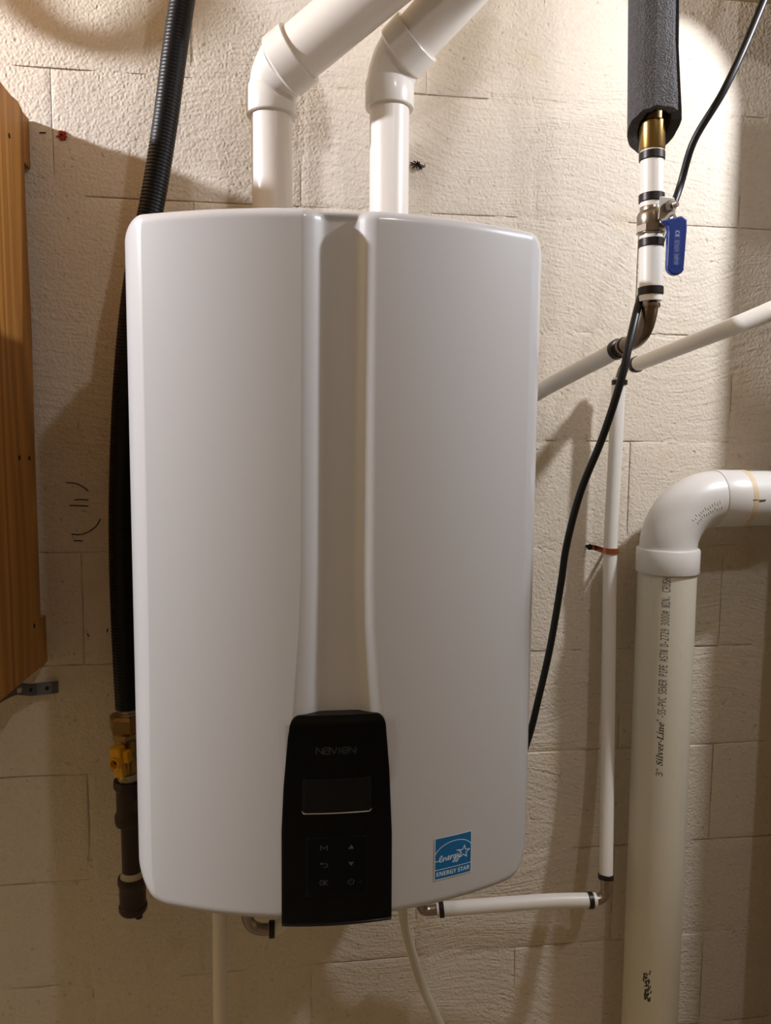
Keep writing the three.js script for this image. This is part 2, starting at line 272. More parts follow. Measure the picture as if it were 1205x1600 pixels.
// ================================================================ THE WATER HEATER
const CX = .0655, YT = 1.728, YB = .977, HW = .2315;
const frontZ = x => .364 - 1.2 * (x - CX) ** 2;
const crestL = table([[1.73, .0204], [1.357, .0190], [1.303, .0169], [1.255, .0135], [1.207, .0100], [1.1862, .0053], [1.1303, .0004], [1.0807, -.0019], [.9, -.0023]]);
const crestR = table([[1.73, .0977], [1.555, .0963], [1.356, .0958], [1.301, .0975], [1.245, .1028], [1.199, .1087], [1.146, .1133], [1.073, .1168], [.9, .1178]]);
const HEATER = thing('water_heater', 'white wall mounted tankless water heater with a black control panel, under two vent pipes', 'water heater');
{
  const rcT = .024, rcB = .040;
  const rowsY = []; { const ys = []; for (let i = 0; i <= 18; i++) ys.push(YT - .03 * (1 - Math.cos(i / 18 * Math.PI / 2))); for (let i = 1; i < 70; i++) ys.push(lerp(YT - .03, YB + .045, i / 70)); for (let i = 18; i >= 0; i--) ys.push(YB + .045 * (1 - Math.cos(i / 18 * Math.PI / 2))); rowsY.push(...ys); }
  const half = y => { const a = y - (YT - rcT), b = (YB + rcB) - y; if (a > 0) return HW - rcT + Math.sqrt(Math.max(0, rcT * rcT - a * a)); if (b > 0) return HW - rcB + Math.sqrt(Math.max(0, rcB * rcB - b * b)); return HW; };
  const sdf = (x, y) => { const top = y > (YT + YB) / 2, rc = top ? rcT : rcB, dx = Math.abs(x - CX) - (HW - rc), dy = top ? y - (YT - rc) : (YB + rc) - y; return rc - (dx > 0 && dy > 0 ? Math.hypot(dx, dy) : Math.max(dx, dy)); };
  // groove depth across its width, g = 0 at the left crest, 1 at the right
  const grooveRows = [[0, 0], [.03, .0004], [.08, .0022], [.14, .0052], [.19, .0090], [.24, .0134], [.285, .0168], [.32, .0182], [.37, .0188], [.5, .0190], [.64, .0188], [.69, .0182], [.73, .0168], [.77, .0134], [.815, .0090], [.86, .0052], [.92, .0022], [.97, .0004], [1, 0]];
  const cols = [];
  for (let i = 0; i <= 22; i++) cols.push({ s: 0, t: .13 * i / 22 }); for (let i = 1; i <= 14; i++) cols.push({ s: 0, t: lerp(.13, 1, i / 14) });
  for (let i = 0; i < grooveRows.length; i++) cols.push({ s: 1, t: grooveRows[i][0], d: grooveRows[i][1] * .74 });
  for (let i = 0; i < 14; i++) cols.push({ s: 2, t: lerp(0, .87, i / 14) }); for (let i = 0; i <= 22; i++) cols.push({ s: 2, t: lerp(.87, 1, i / 22) });
  const R = .011, pos = [], idx = [], nC = cols.length;
  for (const y of rowsY) {
    const h = half(y), xl = CX - h, xr = CX + h, cl = crestL(y), cr = crestR(y);
    for (const c of cols) {
      const x = c.s === 0 ? lerp(xl, cl, c.t) : c.s === 1 ? lerp(cl, cr, c.t) : lerp(cr, xr, c.t);
      let z = frontZ(x);
      if (c.s === 1) z -= Math.min(c.d, .007 + .72 * (YT - y)) * smooth(0, .012, c.d + .006 * 2);
      const e = Math.max(0, sdf(x, y)); if (e < R) z -= R - Math.sqrt(Math.max(0, R * R - (R - e) ** 2));
      const es = HW - Math.abs(x - CX); if (es < .024) z -= .018 * (1 - es / .024) ** 1.6;
      pos.push(x, y, z);
    }
  }
  const nR = rowsY.length;
  for (let j = 0; j < nR - 1; j++) for (let i = 0; i < nC - 1; i++) { const a = j * nC + i; idx.push(a, a + nC, a + 1, a + 1, a + nC, a + nC + 1); }
  const rim = []; for (let i = 0; i < nC; i++) rim.push(i); for (let j = 1; j < nR; j++) rim.push(j * nC + nC - 1); for (let i = nC - 2; i >= 0; i--) rim.push((nR - 1) * nC + i); for (let j = nR - 2; j >= 0; j--) rim.push(j * nC);
  let prev = rim, ring;
  for (const [zz, ins] of [[.262, 0], [.21, .001], [.209, .003], [.209, .02]]) {
    ring = []; for (const k of rim) { const x = pos[3 * k], y = pos[3 * k + 1]; const q = 1 - ins / .25; ring.push(pos.length / 3); pos.push(CX + (x - CX) * q, 1.3525 + (y - 1.3525) * (1 - ins / .38), zz); }
    for (let k = 0; k < rim.length - 1; k++) idx.push(prev[k + 1], prev[k], ring[k], prev[k + 1], ring[k], ring[k + 1]);
    prev = ring;
  }
  // The winding above faces outward for the front; the skirt follows it.
  let g = new THREE.BufferGeometry(); g.setAttribute('position', new THREE.Float32BufferAttribute(pos, 3)); g.setIndex(idx); g.computeVertexNormals();
  part('front_cover', g, M.enamel, HEATER);
  const body = mergeGeometries([rbox(.40, .72, .20, .012, CX, 1.3525, .19)]);
  part('chassis', body, M.chassis, HEATER);
  part('wall_bracket', rbox(.34, .05, .09, .004, CX, 1.60, .0455), M.galvanized, HEATER);
  part('wall_bracket', rbox(.34, .05, .09, .004, CX, 1.02, .0455), M.galvanized, HEATER);
}
// control panel
{
  const yT = 1.2085, yB = .9745, rc = .017, pos = [], uv = [], idx = [], nC = 45, ys = [];
  for (let i = 0; i <= 16; i++) ys.push(yT - rc * 1.15 * (1 - Math.cos(i / 16 * Math.PI / 2))); for (let i = 1; i <= 40; i++) ys.push(lerp(yT - rc * 1.15, yB, i / 40));
  const surf = (x, y, lift = 0) => frontZ(x) + .0024 - .0016 * (1 - smooth(0, .009, yT - y)) + lift;
  for (const y of ys) {
    let a = crestL(y), b = crestR(y); const dt = y - (yT - rc); if (dt > 0) { const q = .62 * (rc - Math.sqrt(Math.max(0, rc * rc - dt * dt))); a = crestL(yT - rc) + q; b = crestR(yT - rc) - q; }
    for (let i = 0; i < nC; i++) { const t = i / (nC - 1), x = lerp(a, b, .5 - .5 * Math.cos(t * Math.PI)); const e = Math.min(x - a, b - x); pos.push(x, y, surf(x, y) - .0006 * (1 - smooth(0, .003, e))); uv.push((x + .004) / .124, (y - yB) / (yT - yB)); }
  }
  const nR = ys.length; for (let j = 0; j < nR - 1; j++) for (let i = 0; i < nC - 1; i++) { const a = j * nC + i; idx.push(a, a + nC, a + 1, a + 1, a + nC, a + nC + 1); }
  const rim = []; for (let i = 0; i < nC; i++) rim.push(i); for (let j = 1; j < nR; j++) rim.push(j * nC + nC - 1); for (let i = nC - 2; i >= 0; i--) rim.push((nR - 1) * nC + i); for (let j = nR - 2; j >= 0; j--) rim.push(j * nC);
  const base = pos.length / 3; for (const k of rim) { pos.push(pos[3 * k], pos[3 * k + 1], .318); uv.push(.02, .9); }
  for (let k = 0; k < rim.length - 1; k++) idx.push(rim[k + 1], rim[k], base + k, rim[k + 1], base + k, base + k + 1);
  const g = new THREE.BufferGeometry(); g.setAttribute('position', new THREE.Float32BufferAttribute(pos, 3)); g.setAttribute('uv', new THREE.Float32BufferAttribute(uv, 2)); g.setIndex(idx); g.computeVertexNormals();
  const PW = .124, PH = yT - yB;
  const print = canvas(1024, 1932, (c, w, h) => {
    c.fillStyle = '#040405'; c.fillRect(0, 0, w, h);
    const X = x => (x + .004) / PW * w, Y = y => (1 - (y - yB) / PH) * h, m = w / PW;
    // maker's wordmark: N a V I e N, small letters drawn to capital height
    c.fillStyle = '#38383a'; c.strokeStyle = '#38383a'; c.lineWidth = .0013 * m; c.lineJoin = 'miter';
    const H = .0066 * m, y1 = Y(1.1672), y0 = y1 - H; let x = X(.0350); const lw = .0066 * m, gap = .0014 * m;
    const line = (...p) => { c.beginPath(); c.moveTo(p[0], p[1]); for (let i = 2; i < p.length; i += 2) c.lineTo(p[i], p[i + 1]); c.stroke(); };
    line(x, y1, x, y0, x + lw, y1, x + lw, y0); x += lw + gap;
    line(x, y0, x + lw * .9, y0, x + lw * .9, y1, x, y1, x, y0 + H * .45, x + lw * .9, y0 + H * .45); x += lw * .9 + gap;
    line(x, y0, x + lw * .5, y1, x + lw, y0); x += lw + gap;
    line(x + .001 * m, y0, x + .001 * m, y1); x += .002 * m + gap;
    c.beginPath(); c.ellipse(x + lw * .5, y0 + H / 2, lw * .5, H / 2, 0, .5, Math.PI * 2); c.stroke(); line(x, y0 + H * .52, x + lw, y0 + H * .52); x += lw + gap;
    line(x, y1, x, y0, x + lw, y1, x + lw, y0);
  });
  const flip = g.attributes.uv; for (let i = 0; i < flip.count; i++) flip.setY(i, flip.getY(i));
  const PANEL = part('control_panel', g, new THREE.MeshPhysicalMaterial({ map: print, roughness: .3, specularIntensity: .35, clearcoat: .12, clearcoatRoughness: .1 }), HEATER, 'glossy black control panel with a maker wordmark');
  const plate = (x0, x1, y0, y1, r, lift, map) => {       // a thin plate lying on the panel's curved face
    const nx = 16, ny = 8, p = [], u = [], id = [], rows = [];
    for (let j = 0; j <= ny; j++) { const t = j / ny; rows.push(lerp(y0, y1, t)); }
    const yy = []; for (let i = 0; i <= 6; i++) yy.push(y0 + r * (1 - Math.cos(i / 6 * Math.PI / 2))); for (let i = 1; i < 6; i++) yy.push(lerp(y0 + r, y1 - r, i / 6)); for (let i = 6; i >= 0; i--) yy.push(y1 - r * (1 - Math.cos(i / 6 * Math.PI / 2)));
    for (const y of yy) { let q = 0; if (y < y0 + r) q = r - Math.sqrt(Math.max(0, r * r - (y0 + r - y) ** 2)); if (y > y1 - r) q = r - Math.sqrt(Math.max(0, r * r - (y - y1 + r) ** 2)); for (let i = 0; i <= nx; i++) { const x = lerp(x0 + q, x1 - q, i / nx); p.push(x, y, surf(x, y, lift)); u.push((x - x0) / (x1 - x0), (y - y0) / (y1 - y0)); } }
    const w = nx + 1, n = yy.length; for (let j = 0; j < n - 1; j++) for (let i = 0; i < nx; i++) { const a = j * w + i; id.push(a, a + 1, a + w, a + 1, a + w + 1, a + w); }
    const rm = []; for (let i = 0; i <= nx; i++) rm.push(i); for (let j = 1; j < n; j++) rm.push(j * w + nx); for (let i = nx - 1; i >= 0; i--) rm.push((n - 1) * w + i); for (let j = n - 2; j >= 0; j--) rm.push(j * w);
    const b = p.length / 3; for (const k of rm) { p.push(p[3 * k], p[3 * k + 1], p[3 * k + 2] - lift - .0008); u.push(.5, .02); } for (let k = 0; k < rm.length - 1; k++) id.push(rm[k + 1], rm[k], b + k, rm[k + 1], b + k, b + k + 1);
    const q = new THREE.BufferGeometry(); q.setAttribute('position', new THREE.Float32BufferAttribute(p, 3)); q.setAttribute('uv', new THREE.Float32BufferAttribute(u, 2)); q.setIndex(id); q.computeVertexNormals(); return q;
  };
  part('display', plate(.0200, .0936, 1.1016, 1.1395, .003, .0005), new THREE.MeshPhysicalMaterial({ color: 0x0d0e11, roughness: .2, specularIntensity: .7 }), PANEL, 'dark unlit display window');
  const lip = []; for (let i = 0; i <= 6; i++) { const a = Math.PI + i / 6 * Math.PI / 2; lip.push([.0230 + .003 * Math.cos(a), 1.1046 + .003 * Math.sin(a)]); } for (let i = 1; i < 10; i++) lip.push([lerp(.0230, .0906, i / 10), 1.1016]); for (let i = 0; i <= 6; i++) { const a = Math.PI * 1.5 + i / 6 * Math.PI / 2; lip.push([.0906 + .003 * Math.cos(a), 1.1046 + .003 * Math.sin(a)]); }
  part('display_lip', sweep(lip.map(([x, y]) => [x, y, surf(x, y, .0005)]), .0006, { radial: 8, curve: false, seg: 0 }), M.steel, PANEL, 'thin bright lower lip of the display');
  const keyTex = canvas(512, 512, (c, w) => {
    c.fillStyle = '#05060a'; c.fillRect(0, 0, w, w); c.strokeStyle = '#0e1114'; c.lineWidth = 5; c.strokeRect(8, 8, w - 16, w - 16);
    const X = x => (x - .0238) / .0668 * w, Y = y => (1.0747 - y) / .0658 * w;
    const xa = X(.0430), xb = X(.0722), r1 = Y(1.0630), r2 = Y(1.0437), r3 = Y(1.0240);
    c.fillStyle = '#5c5c5f'; c.strokeStyle = '#5c5c5f'; c.lineWidth = 5; c.lineJoin = 'miter';
    const L = p => { c.beginPath(); p.forEach(([x, y], i) => i ? c.lineTo(x, y) : c.moveTo(x, y)); c.stroke(); };
    const F = p => { c.beginPath(); p.forEach(([x, y], i) => i ? c.lineTo(x, y) : c.moveTo(x, y)); c.closePath(); c.fill(); };
    L([[xa - 27, r1 + 22], [xa - 27, r1 - 20], [xa, r1 + 6], [xa + 27, r1 - 20], [xa + 27, r1 + 22]]);
    L([[xa - 22, r2 - 14], [xa + 14, r2 - 14]]); c.beginPath(); c.arc(xa + 14, r2 + 2, 16, -Math.PI / 2, Math.PI / 2); c.stroke(); L([[xa + 14, r2 + 18], [xa - 6, r2 + 18]]); F([[xa - 32, r2 - 14], [xa - 16, r2 - 26], [xa - 16, r2 - 2]]);
    c.beginPath(); c.ellipse(xa - 18, r3, 14, 21, 0, 0, 7); c.stroke(); L([[xa + 6, r3 - 22], [xa + 6, r3 + 22]]); L([[xa + 32, r3 - 22], [xa + 8, r3], [xa + 32, r3 + 22]]);
    F([[xb - 24, r1 + 18], [xb, r1 - 20], [xb + 24, r1 + 18]]); F([[xb - 24, r2 - 18], [xb, r2 + 20], [xb + 24, r2 - 18]]);
    c.beginPath(); c.arc(xb, r3 + 3, 23, -Math.PI / 2 + .6, Math.PI * 1.5 - .6); c.stroke(); L([[xb, r3 - 26], [xb, r3]]); c.beginPath(); c.arc(xb + 76, r3 + 12, 4, 0, 7); c.fill();
  });
  part('touch_keypad', plate(.0238, .0906, 1.0089, 1.0747, .004, .0004), new THREE.MeshPhysicalMaterial({ map: keyTex, roughness: .3, specularIntensity: .4 }), PANEL, 'touch keypad with six grey symbols');
  // torn remains of the clear protective film around the panel's upper corners
  const film = pts => { const s = new THREE.Shape(pts.map(p => new THREE.Vector2(...p))); const g = new THREE.ShapeGeometry(s, 6); const p = g.attributes.position; for (let i = 0; i < p.count; i++) p.setZ(i, frontZ(p.getX(i)) + .0012); g.computeVertexNormals(); return g; };
  part('protective_film', film([[-.0050, 1.2030], [.0110, 1.2050], [.0040, 1.1800], [.0005, 1.1350], [-.0040, 1.1650]]), M.clearFilm, HEATER, 'clear film corner left of the panel');
  part('protective_film', film([[.1060, 1.2060], [.1235, 1.2060], [.1260, 1.1800], [.1240, 1.1400], [.1145, 1.1300], [.1115, 1.1750]]), M.clearFilm, HEATER, 'clear film corner right of the panel');
}
// efficiency sticker
{
  const tex = canvas(512, 540, (c, w, h) => {
    c.fillStyle = '#dfe6ea'; c.fillRect(0, 0, w, h); c.fillStyle = '#0a6aa6'; c.fillRect(10, 10, w - 20, h - 20);
    c.strokeStyle = '#dfe6ea'; c.fillStyle = '#dfe6ea'; c.lineWidth = 9; c.lineCap = 'round'; c.lineJoin = 'round';
    c.beginPath(); c.moveTo(10, 210); c.bezierCurveTo(90, 60, 400, 20, 502, 170); c.stroke();
    c.lineWidth = 8; c.beginPath(); c.moveTo(10, 412); c.lineTo(502, 412); c.stroke();
    c.font = 'bold 72px sans-serif'; c.textAlign = 'center'; c.textBaseline = 'middle'; c.save(); c.translate(256, 470); const tw = c.measureText('ENERGY STAR').width; c.scale(460 / tw, 1.05); c.fillText('ENERGY STAR', 0, 0); c.restore();
    // star outline
    c.lineWidth = 11; c.beginPath(); const cx = 402, cy = 250, rr = [82, 34]; for (let i = 0; i <= 10; i++) { const a = -Math.PI / 2 + .12 + i * Math.PI / 5, r = rr[i % 2]; const X = cx + r * Math.cos(a), Y = cy + r * Math.sin(a); i ? c.lineTo(X, Y) : c.moveTo(X, Y); } c.stroke();
    c.beginPath(); c.moveTo(302, 208); c.lineTo(372, 220); c.stroke();
    // handwritten word
    c.lineWidth = 10; c.beginPath(); c.moveTo(14, 300);
    c.bezierCurveTo(60, 312, 110, 280, 104, 246); c.bezierCurveTo(96, 222, 60, 270, 70, 306); c.bezierCurveTo(80, 330, 110, 312, 128, 270);
    c.lineTo(118, 318); c.bezierCurveTo(130, 270, 158, 256, 156, 284); c.bezierCurveTo(152, 312, 160, 316, 176, 300);
    c.bezierCurveTo(206, 276, 204, 250, 190, 260); c.bezierCurveTo(172, 280, 178, 318, 204, 304); c.bezierCurveTo(216, 296, 222, 270, 226, 258); c.lineTo(220, 306); c.bezierCurveTo(226, 272, 244, 256, 254, 262);
    c.moveTo(288, 264); c.bezierCurveTo(262, 250, 246, 300, 266, 304); c.bezierCurveTo(280, 304, 288, 276, 292, 258); c.bezierCurveTo(288, 320, 280, 356, 252, 350); c.bezierCurveTo(240, 340, 284, 316, 306, 296);
    c.moveTo(312, 252); c.bezierCurveTo(302, 300, 322, 310, 338, 260); c.bezierCurveTo(332, 320, 318, 360, 292, 356); c.bezierCurveTo(288, 340, 330, 310, 356, 290); c.stroke();
  });
  const x0 = .1664, x1 = .2121, y0 = 1.0090, y1 = 1.0582, nx = 12, g = new THREE.PlaneGeometry(1, 1, nx, 2), p = g.attributes.position;
  for (let i = 0; i < p.count; i++) { const x = lerp(x0, x1, p.getX(i) + .5), y = lerp(y0, y1, p.getY(i) + .5); p.setXYZ(i, x, y, frontZ(x) + .0006); }
  g.computeVertexNormals();
  part('efficiency_sticker', g, new THREE.MeshStandardMaterial({ map: tex, roughness: .45 }), HEATER, 'blue square energy label with a white star');
}

// ================================================================ VENT PIPES
function vent(name, label, base, topV, hubIn, end, rBig) {
  const t = thing(name, label, 'vent pipe'), r = .0267;
  part('riser_pipe', sweep([base, topV], r, { radial: 48 }), M.pvc, t, 'straight vertical pipe');
  const d = dirOf(hubIn, end), far = end;
  const k = V3(topV).lerp(V3(hubIn), .5); k.x = topV[0] + (hubIn[0] - topV[0]) * .12; k.y = topV[1] + (hubIn[1] - topV[1]) * .72; k.z = topV[2];
  const up = dirOf(base, topV), hubLow = V3(topV).addScaledVector(V3(up), -.012);
  const c = []; const p0 = V3(topV).addScaledVector(V3(up), .012), p2 = V3(hubIn);
  for (let i = 0; i <= 24; i++) { const q = i / 24; c.push(V(0, 0, 0).addScaledVector(p0, (1 - q) ** 2).addScaledVector(k, 2 * q * (1 - q)).addScaledVector(p2, q * q)); }
  const rh = rBig + .0052;
  const e = part('elbow', sweep(c, q => lerp(.0318, rBig + .0022, smooth(0, 1, q)), { radial: 48, curve: false }), M.fitting, t, 'moulded elbow, wider at its upper socket');
  part('socket_rim', lathe([[r, -.002], [.0322, -.002], [.0330, 0], [.0330, .030], [.0316, .034], [r, .034]], hubLow.toArray(), V3(hubLow).add(V3(up)).toArray(), 48), M.fitting, e);
  const hs = V3(hubIn).addScaledVector(V3(d), -.008);
  part('socket_rim', lathe([[r, -.003], [rh - .003, -.003], [rh, .0], [rh, .028], [rh - .001, .029], [rBig, .029]], hs.toArray(), V3(hs).add(V3(d)).toArray(), 48), M.fitting, e);
  part('oblique_pipe', sweep([hubIn, far], rBig, { radial: 48 }), M.pvc, t, 'larger pipe running up to the right');
}
vent('exhaust_vent_pipe', 'left white plastic vent pipe rising from the heater, its elbow nearer the black hose', [-.0099, 1.7128, .08], [-.0118, 1.935, .08], [.0091, 1.9784, .105], [.268, 2.135, .258], .0345);
vent('intake_vent_pipe', 'right white plastic vent pipe rising from the heater, beside the small dark wall plug', [.1461, 1.7128, .08], [.1456, 1.954, .08], [.1635, 2.0084, .100], [.357, 2.172, .253], .0322);

// ================================================================ BLACK GAS HOSE AND GAS VALVE
{
  const t = thing('gas_hose', 'black corrugated gas hose running down behind the left edge of the heater', 'hose');
  const pts = [[-.060, 2.42, .10], [-.1191, 2.062, .10], [-.1321, 1.9846, .10], [-.1464, 1.8907, .10], [-.1642, 1.7936, .10], [-.1843, 1.7063, .10], [-.1987, 1.6001, .10], [-.2066, 1.5006, .10], [-.2114, 1.3993, .10], [-.2126, 1.3135, .10], [-.2115, 1.2174, .10], [-.2093, 1.1321, .10]];
  const glyph = canvas(64, 2048, (c, w, h) => { c.fillStyle = '#070709'; c.fillRect(0, 0, w, h); const r = rng(9); c.strokeStyle = '#3c3c42'; c.lineWidth = 1.6; for (let y = 0; y < h; y += 9) { if (r() < .2) continue; const x = 33; c.beginPath(); c.moveTo(x, y + r() * 4); c.lineTo(x + 5, y + 2 + r() * 5); c.moveTo(x + 1, y + 6); c.lineTo(x + 6, y + r() * 6); c.stroke(); } });
  glyph.wrapS = glyph.wrapT = THREE.RepeatWrapping; glyph.repeat.set(1, 1.6);
  const mat = M.jacket.clone(); mat.color.set(0xffffff); mat.map = glyph;
  part('corrugated_jacket', sweep(pts, (q, s) => .0156 + .00026 * Math.cos(s / .0044 * Math.PI * 2), { seg: 1500, radial: 20, start: [-.35, 0, 1] }), mat, t);
  part('end_collar', lathe([[0, 0], [.0125, 0], [.0135, .001], [.0125, .003], [.0135, .005], [.0125, .007], [.0135, .009], [.012, .011], [0, .011]], [-.2093, 1.133, .10], [-.2095, 1.0, .10]), M.steel, t, 'bright ribbed steel collar at the hose end');
}
{
  const t = thing('gas_valve', 'brass gas valve with a yellow tee handle, under the end of the black hose', 'valve');
  const ax = -.2105, az = .10;
  const hex = (R, h, y, rot) => { const c = new THREE.CylinderGeometry(R, R, h, 6, 1); const b = new THREE.CylinderGeometry(R * .86, R, .004, 6, 1); b.translate(0, h / 2 + .002, 0); const d = new THREE.CylinderGeometry(R, R * .86, .004, 6, 1); d.translate(0, -h / 2 - .002, 0); const g = toCreasedNormals(mergeGeometries([c, b, d]), .3); g.rotateY(rot); g.translate(ax, y, az); return g; };
  part('flare_nut', hex(.0235, .017, 1.1115, .35), M.brass, t, 'large brass hexagon nut');
  part('hex_collar', hex(.0200, .006, 1.0955, .1), M.brass, t);
  part('valve_body', mergeGeometries([lathe([[0, 0], [.0160, 0], [.0160, .022], [.013, .024], [.018, .034], [.018, .05], [.013, .056], [.0145, .060], [.0145, .074], [0, .074]], [ax, 1.0955, az], [ax + .002, 0, az])]), M.brass, t);
  part('stem', sweep([[ax - .004, 1.064, az + .010], [ax - .010, 1.064, az + .030]], .008), M.brass, t);
  const h = new THREE.Group();
  const hub = toCreasedNormals(mergeGeometries([rbox(.019, .020, .016, .003, 0, .0125, 0), rbox(.0165, .020, .0115, .002, 0, -.0135, 0), rbox(.011, .018, .013, .003, .0125, .006, -.004)]), .5);
  const hub2 = lathe([[.0058, 0], [.0058, .006], [.0068, .0085], [.0085, .0085], [.0092, .006], [.0092, -.005], [0, -.005]], [0, 0, .004], [0, 0, 1]);
  const place = g => { g.rotateY(-.42); g.rotateZ(.10); g.scale(.86, .92, .9); g.translate(-.2150, 1.0720, az + .034); return g; };
  const H = part('tee_handle', place(hub), M.yellow, t, 'yellow plastic tee handle');
  part('handle_eye', place(hub2), M.yellow, H); part('handle_screw', place(lathe([[0, 0], [.004, 0], [.004, .003], [.002, .004], [0, .004]], [0, 0, 0], [0, 0, 1])), M.steel, H);
}
{
  const t = thing('gas_drip_leg', 'dark iron tee and capped drip leg under the yellow handled gas valve', 'pipe fitting');
  const ax = -.2085, az = .10;
  part('tee', mergeGeometries([lathe([[.013, 0], [.0205, 0], [.0215, .003], [.0215, .010], [.0185, .014], [.0182, .045], [.0208, .050], [.0208, .060], [.0198, .063], [.010, .063]], [ax, 1.032, az], [ax + .0005, 0, az]), lathe([[0, 0], [.0178, 0], [.0178, .016], [.0205, .018], [.0205, .027], [.012, .027]], [ax, 1.000, az], [ax + 1, 1.0, az])]), M.blackIron, t, 'malleable iron tee');
  part('branch_nipple', sweep([[ax + .02, 1.0, az], [-.1347, 1.0, az]], .0128), M.blackIron, t);
  part('thread_seal', lathe([[.0125, 0], [.0155, 0], [.0160, .002], [.0138, .004], [.0135, .012], [.0130, .012]], [ax, 1.0325, az], [ax, 3, az]), M.teflon, t, 'pale thread sealant');
  part('upper_nipple', sweep([[ax - .001, 1.050, az], [ax, 1.020, az]], .0130), M.blackIron, t);
  part('drip_nipple', sweep([[ax, .975, az], [ax + .0005, .875, az]], .0132), M.blackIron, t);
  part('thread_seal', lathe([[.0132, 0], [.0160, 0], [.0165, .002], [.0145, .004], [.0135, .009]], [ax + .0005, .891, az], [ax + .0005, 3, az]), M.teflon, t, 'pale thread sealant');
  part('cap', lathe([[.013, 0], [.0188, 0], [.0198, .003], [.0198, .009], [.0180, .012], [.0178, .040], [.0192, .042], [.0192, .048], [.017, .052], [0, .054]], [ax + .0005, .892, az], [ax + .0005, 0, az]), M.blackIron, t);
  part('cap_plug', lathe([[0, 0], [.006, 0], [.005, .010], [0, .011]], [ax + .008, .840, az], [ax + .012, 0, az]), M.blackIron, t);
}

// ================================================================ SUPPLY RISER WITH BALL VALVE
const RZ = .28, rR = .0130;
{
  // the riser leans a little: axis points found along its height
  const A = [.4227, 1.8529, RZ], B = [.4292, 1.6584, RZ];
  const ax = y => { const t = (A[1] - y) / (A[1] - B[1]); return [lerp(A[0], B[0], t), y, RZ]; };
  const up = dirOf(B, A);
  const f = thing('pipe_insulation', 'dark grey foam sleeve around the pipe at top right, split along its side', 'pipe insulation');
  { // slit sleeve with a slanted, slightly torn lower end
    const ro = .0275, ri = .0162, n = 64, gap = .34, mid = -.72, pos = [], uv = [], idx = [], rows = [0, .004, .012, .03, .08, .2, .5, .865], w = n + 1;
    const noise = lattice(24, 24, 61);
    const ring = (rad, q, flare) => { for (let i = 0; i <= n; i++) { const a = mid + gap / 2 + (Math.PI * 2 - gap) * i / n; const edge = Math.min(i, n - i) / n; const lower = -.016 * Math.cos(a - 3.35) - .0005 + .0025 * (noise(i / n * .9, .3) - .5); const y0 = 1.8544 + lower * (1 - smooth(0, .25, q)); const c = ax(y0 + q); const rr = rad + flare * .0045 * (1 - smooth(0, .10, edge)) * (1 - smooth(0, .08, q)); pos.push(c[0] + rr * Math.sin(-a), y0 + q, c[2] + rr * Math.cos(a)); uv.push(a * rad / .14, (y0 + q) / .14); } };
    for (const q of rows) ring(ro, q, 1); for (const q of rows) ring(ri, q, 1);
    const R = rows.length, o = R * w;
    for (let j = 0; j < R - 1; j++) for (let i = 0; i < n; i++) { const a = j * w + i; idx.push(a, a + w, a + 1, a + 1, a + w, a + w + 1); const b = o + a; idx.push(b, b + 1, b + w, b + 1, b + w + 1, b + w); }
    for (let i = 0; i < n; i++) idx.push(i, i + 1, o + i, i + 1, o + i + 1, o + i);
    for (let j = 0; j < R - 1; j++) for (const i of [0, n]) { const a = j * w + i; idx.push(a, o + a, a + w, a + w, o + a, o + a + w); }
    let g = new THREE.BufferGeometry(); g.setAttribute('position', new THREE.Float32BufferAttribute(pos, 3)); g.setAttribute('uv', new THREE.Float32BufferAttribute(uv, 2)); g.setIndex(idx);
    g = toCreasedNormals(g, .7); const m = M.foam.clone(); m.side = THREE.DoubleSide;
    part('foam_sleeve', g, m, f);
  }
  const t = thing('supply_pipe', 'white water pipe coming out of the grey foam sleeve and sloping left behind the heater', 'water pipe');
  part('brass_adapter', mergeGeometries([lathe([[.0112, 0], [.0140, 0], [.0145, .0015], [.0145, .03], [.0131, .032], [.0131, .87], [0, .87]], ax(1.8313), ax(2.5), 48)]), M.brass, t, 'brass adapter inside the foam');
  part('pipe_section', sweep([ax(1.8340), ax(1.7685)], rR), M.pex, t);
  part('pipe_section', sweep([ax(1.7363), ax(1.6622)], rR), M.pex, t);
  for (const y of [1.8247, 1.7784, 1.7281, 1.6737]) part('crimp_ring', band(ax(y), up, rR + .0015, .0091, rR - .0005), M.ring, t);
  // elbow back towards the wall and the sloping pipe to the heater
  const k = [.4285, 1.6235, .2757], e0 = ax(1.6622), o0 = [0.4268, 1.6164, 0.205], o1 = [0.4204, 1.6074, 0.165], o2 = [0.34, 1.5475, 0.032], o3 = [.285, 1.53, .028];
  part('elbow', mergeGeometries([sweep([V3(ax(1.6568)), ...bend(e0, k, o0, .034), V3(mixp(k, o0, .98))], .0095, { radial: 28, curve: false }), lathe([[.006, 0], [.0108, 0], [.0112, .002], [.0108, .005], [.007, .005]], ax(1.6547), ax(2)), lathe([[.006, 0], [.0108, 0], [.0112, .002], [.0108, .005], [.007, .005]], mixp(k, o0, .78), o0)]), M.darkBronze, t, 'dull bronze elbow');
  const dO = dirOf(o0, o1);
  const slope = sweep([o0, mixp(o0, o1, .5), o1, [0.4077, 1.5959, 0.12], [0.3819, 1.5754, 0.065], o2, o3], .0114, { radial: 28, seg: 60, start: [-.2, 1, .35] });
  const txt = canvas(256, 1024, (c, w, h) => { c.fillStyle = '#ebe7df'; c.fillRect(0, 0, w, h); const r = rng(21); c.strokeStyle = '#2f2f33'; c.lineWidth = 3; for (let y = 10; y < h; y += 15) { if (r() < .14) continue; for (let k = 0; k < 3; k++) { c.beginPath(); c.moveTo(116 + r() * 18, y + r() * 9); c.lineTo(116 + r() * 18, y + r() * 9); c.stroke(); } c.strokeRect(116, y, 16, 8 * (r() > .4 ? 1 : 0)); } });
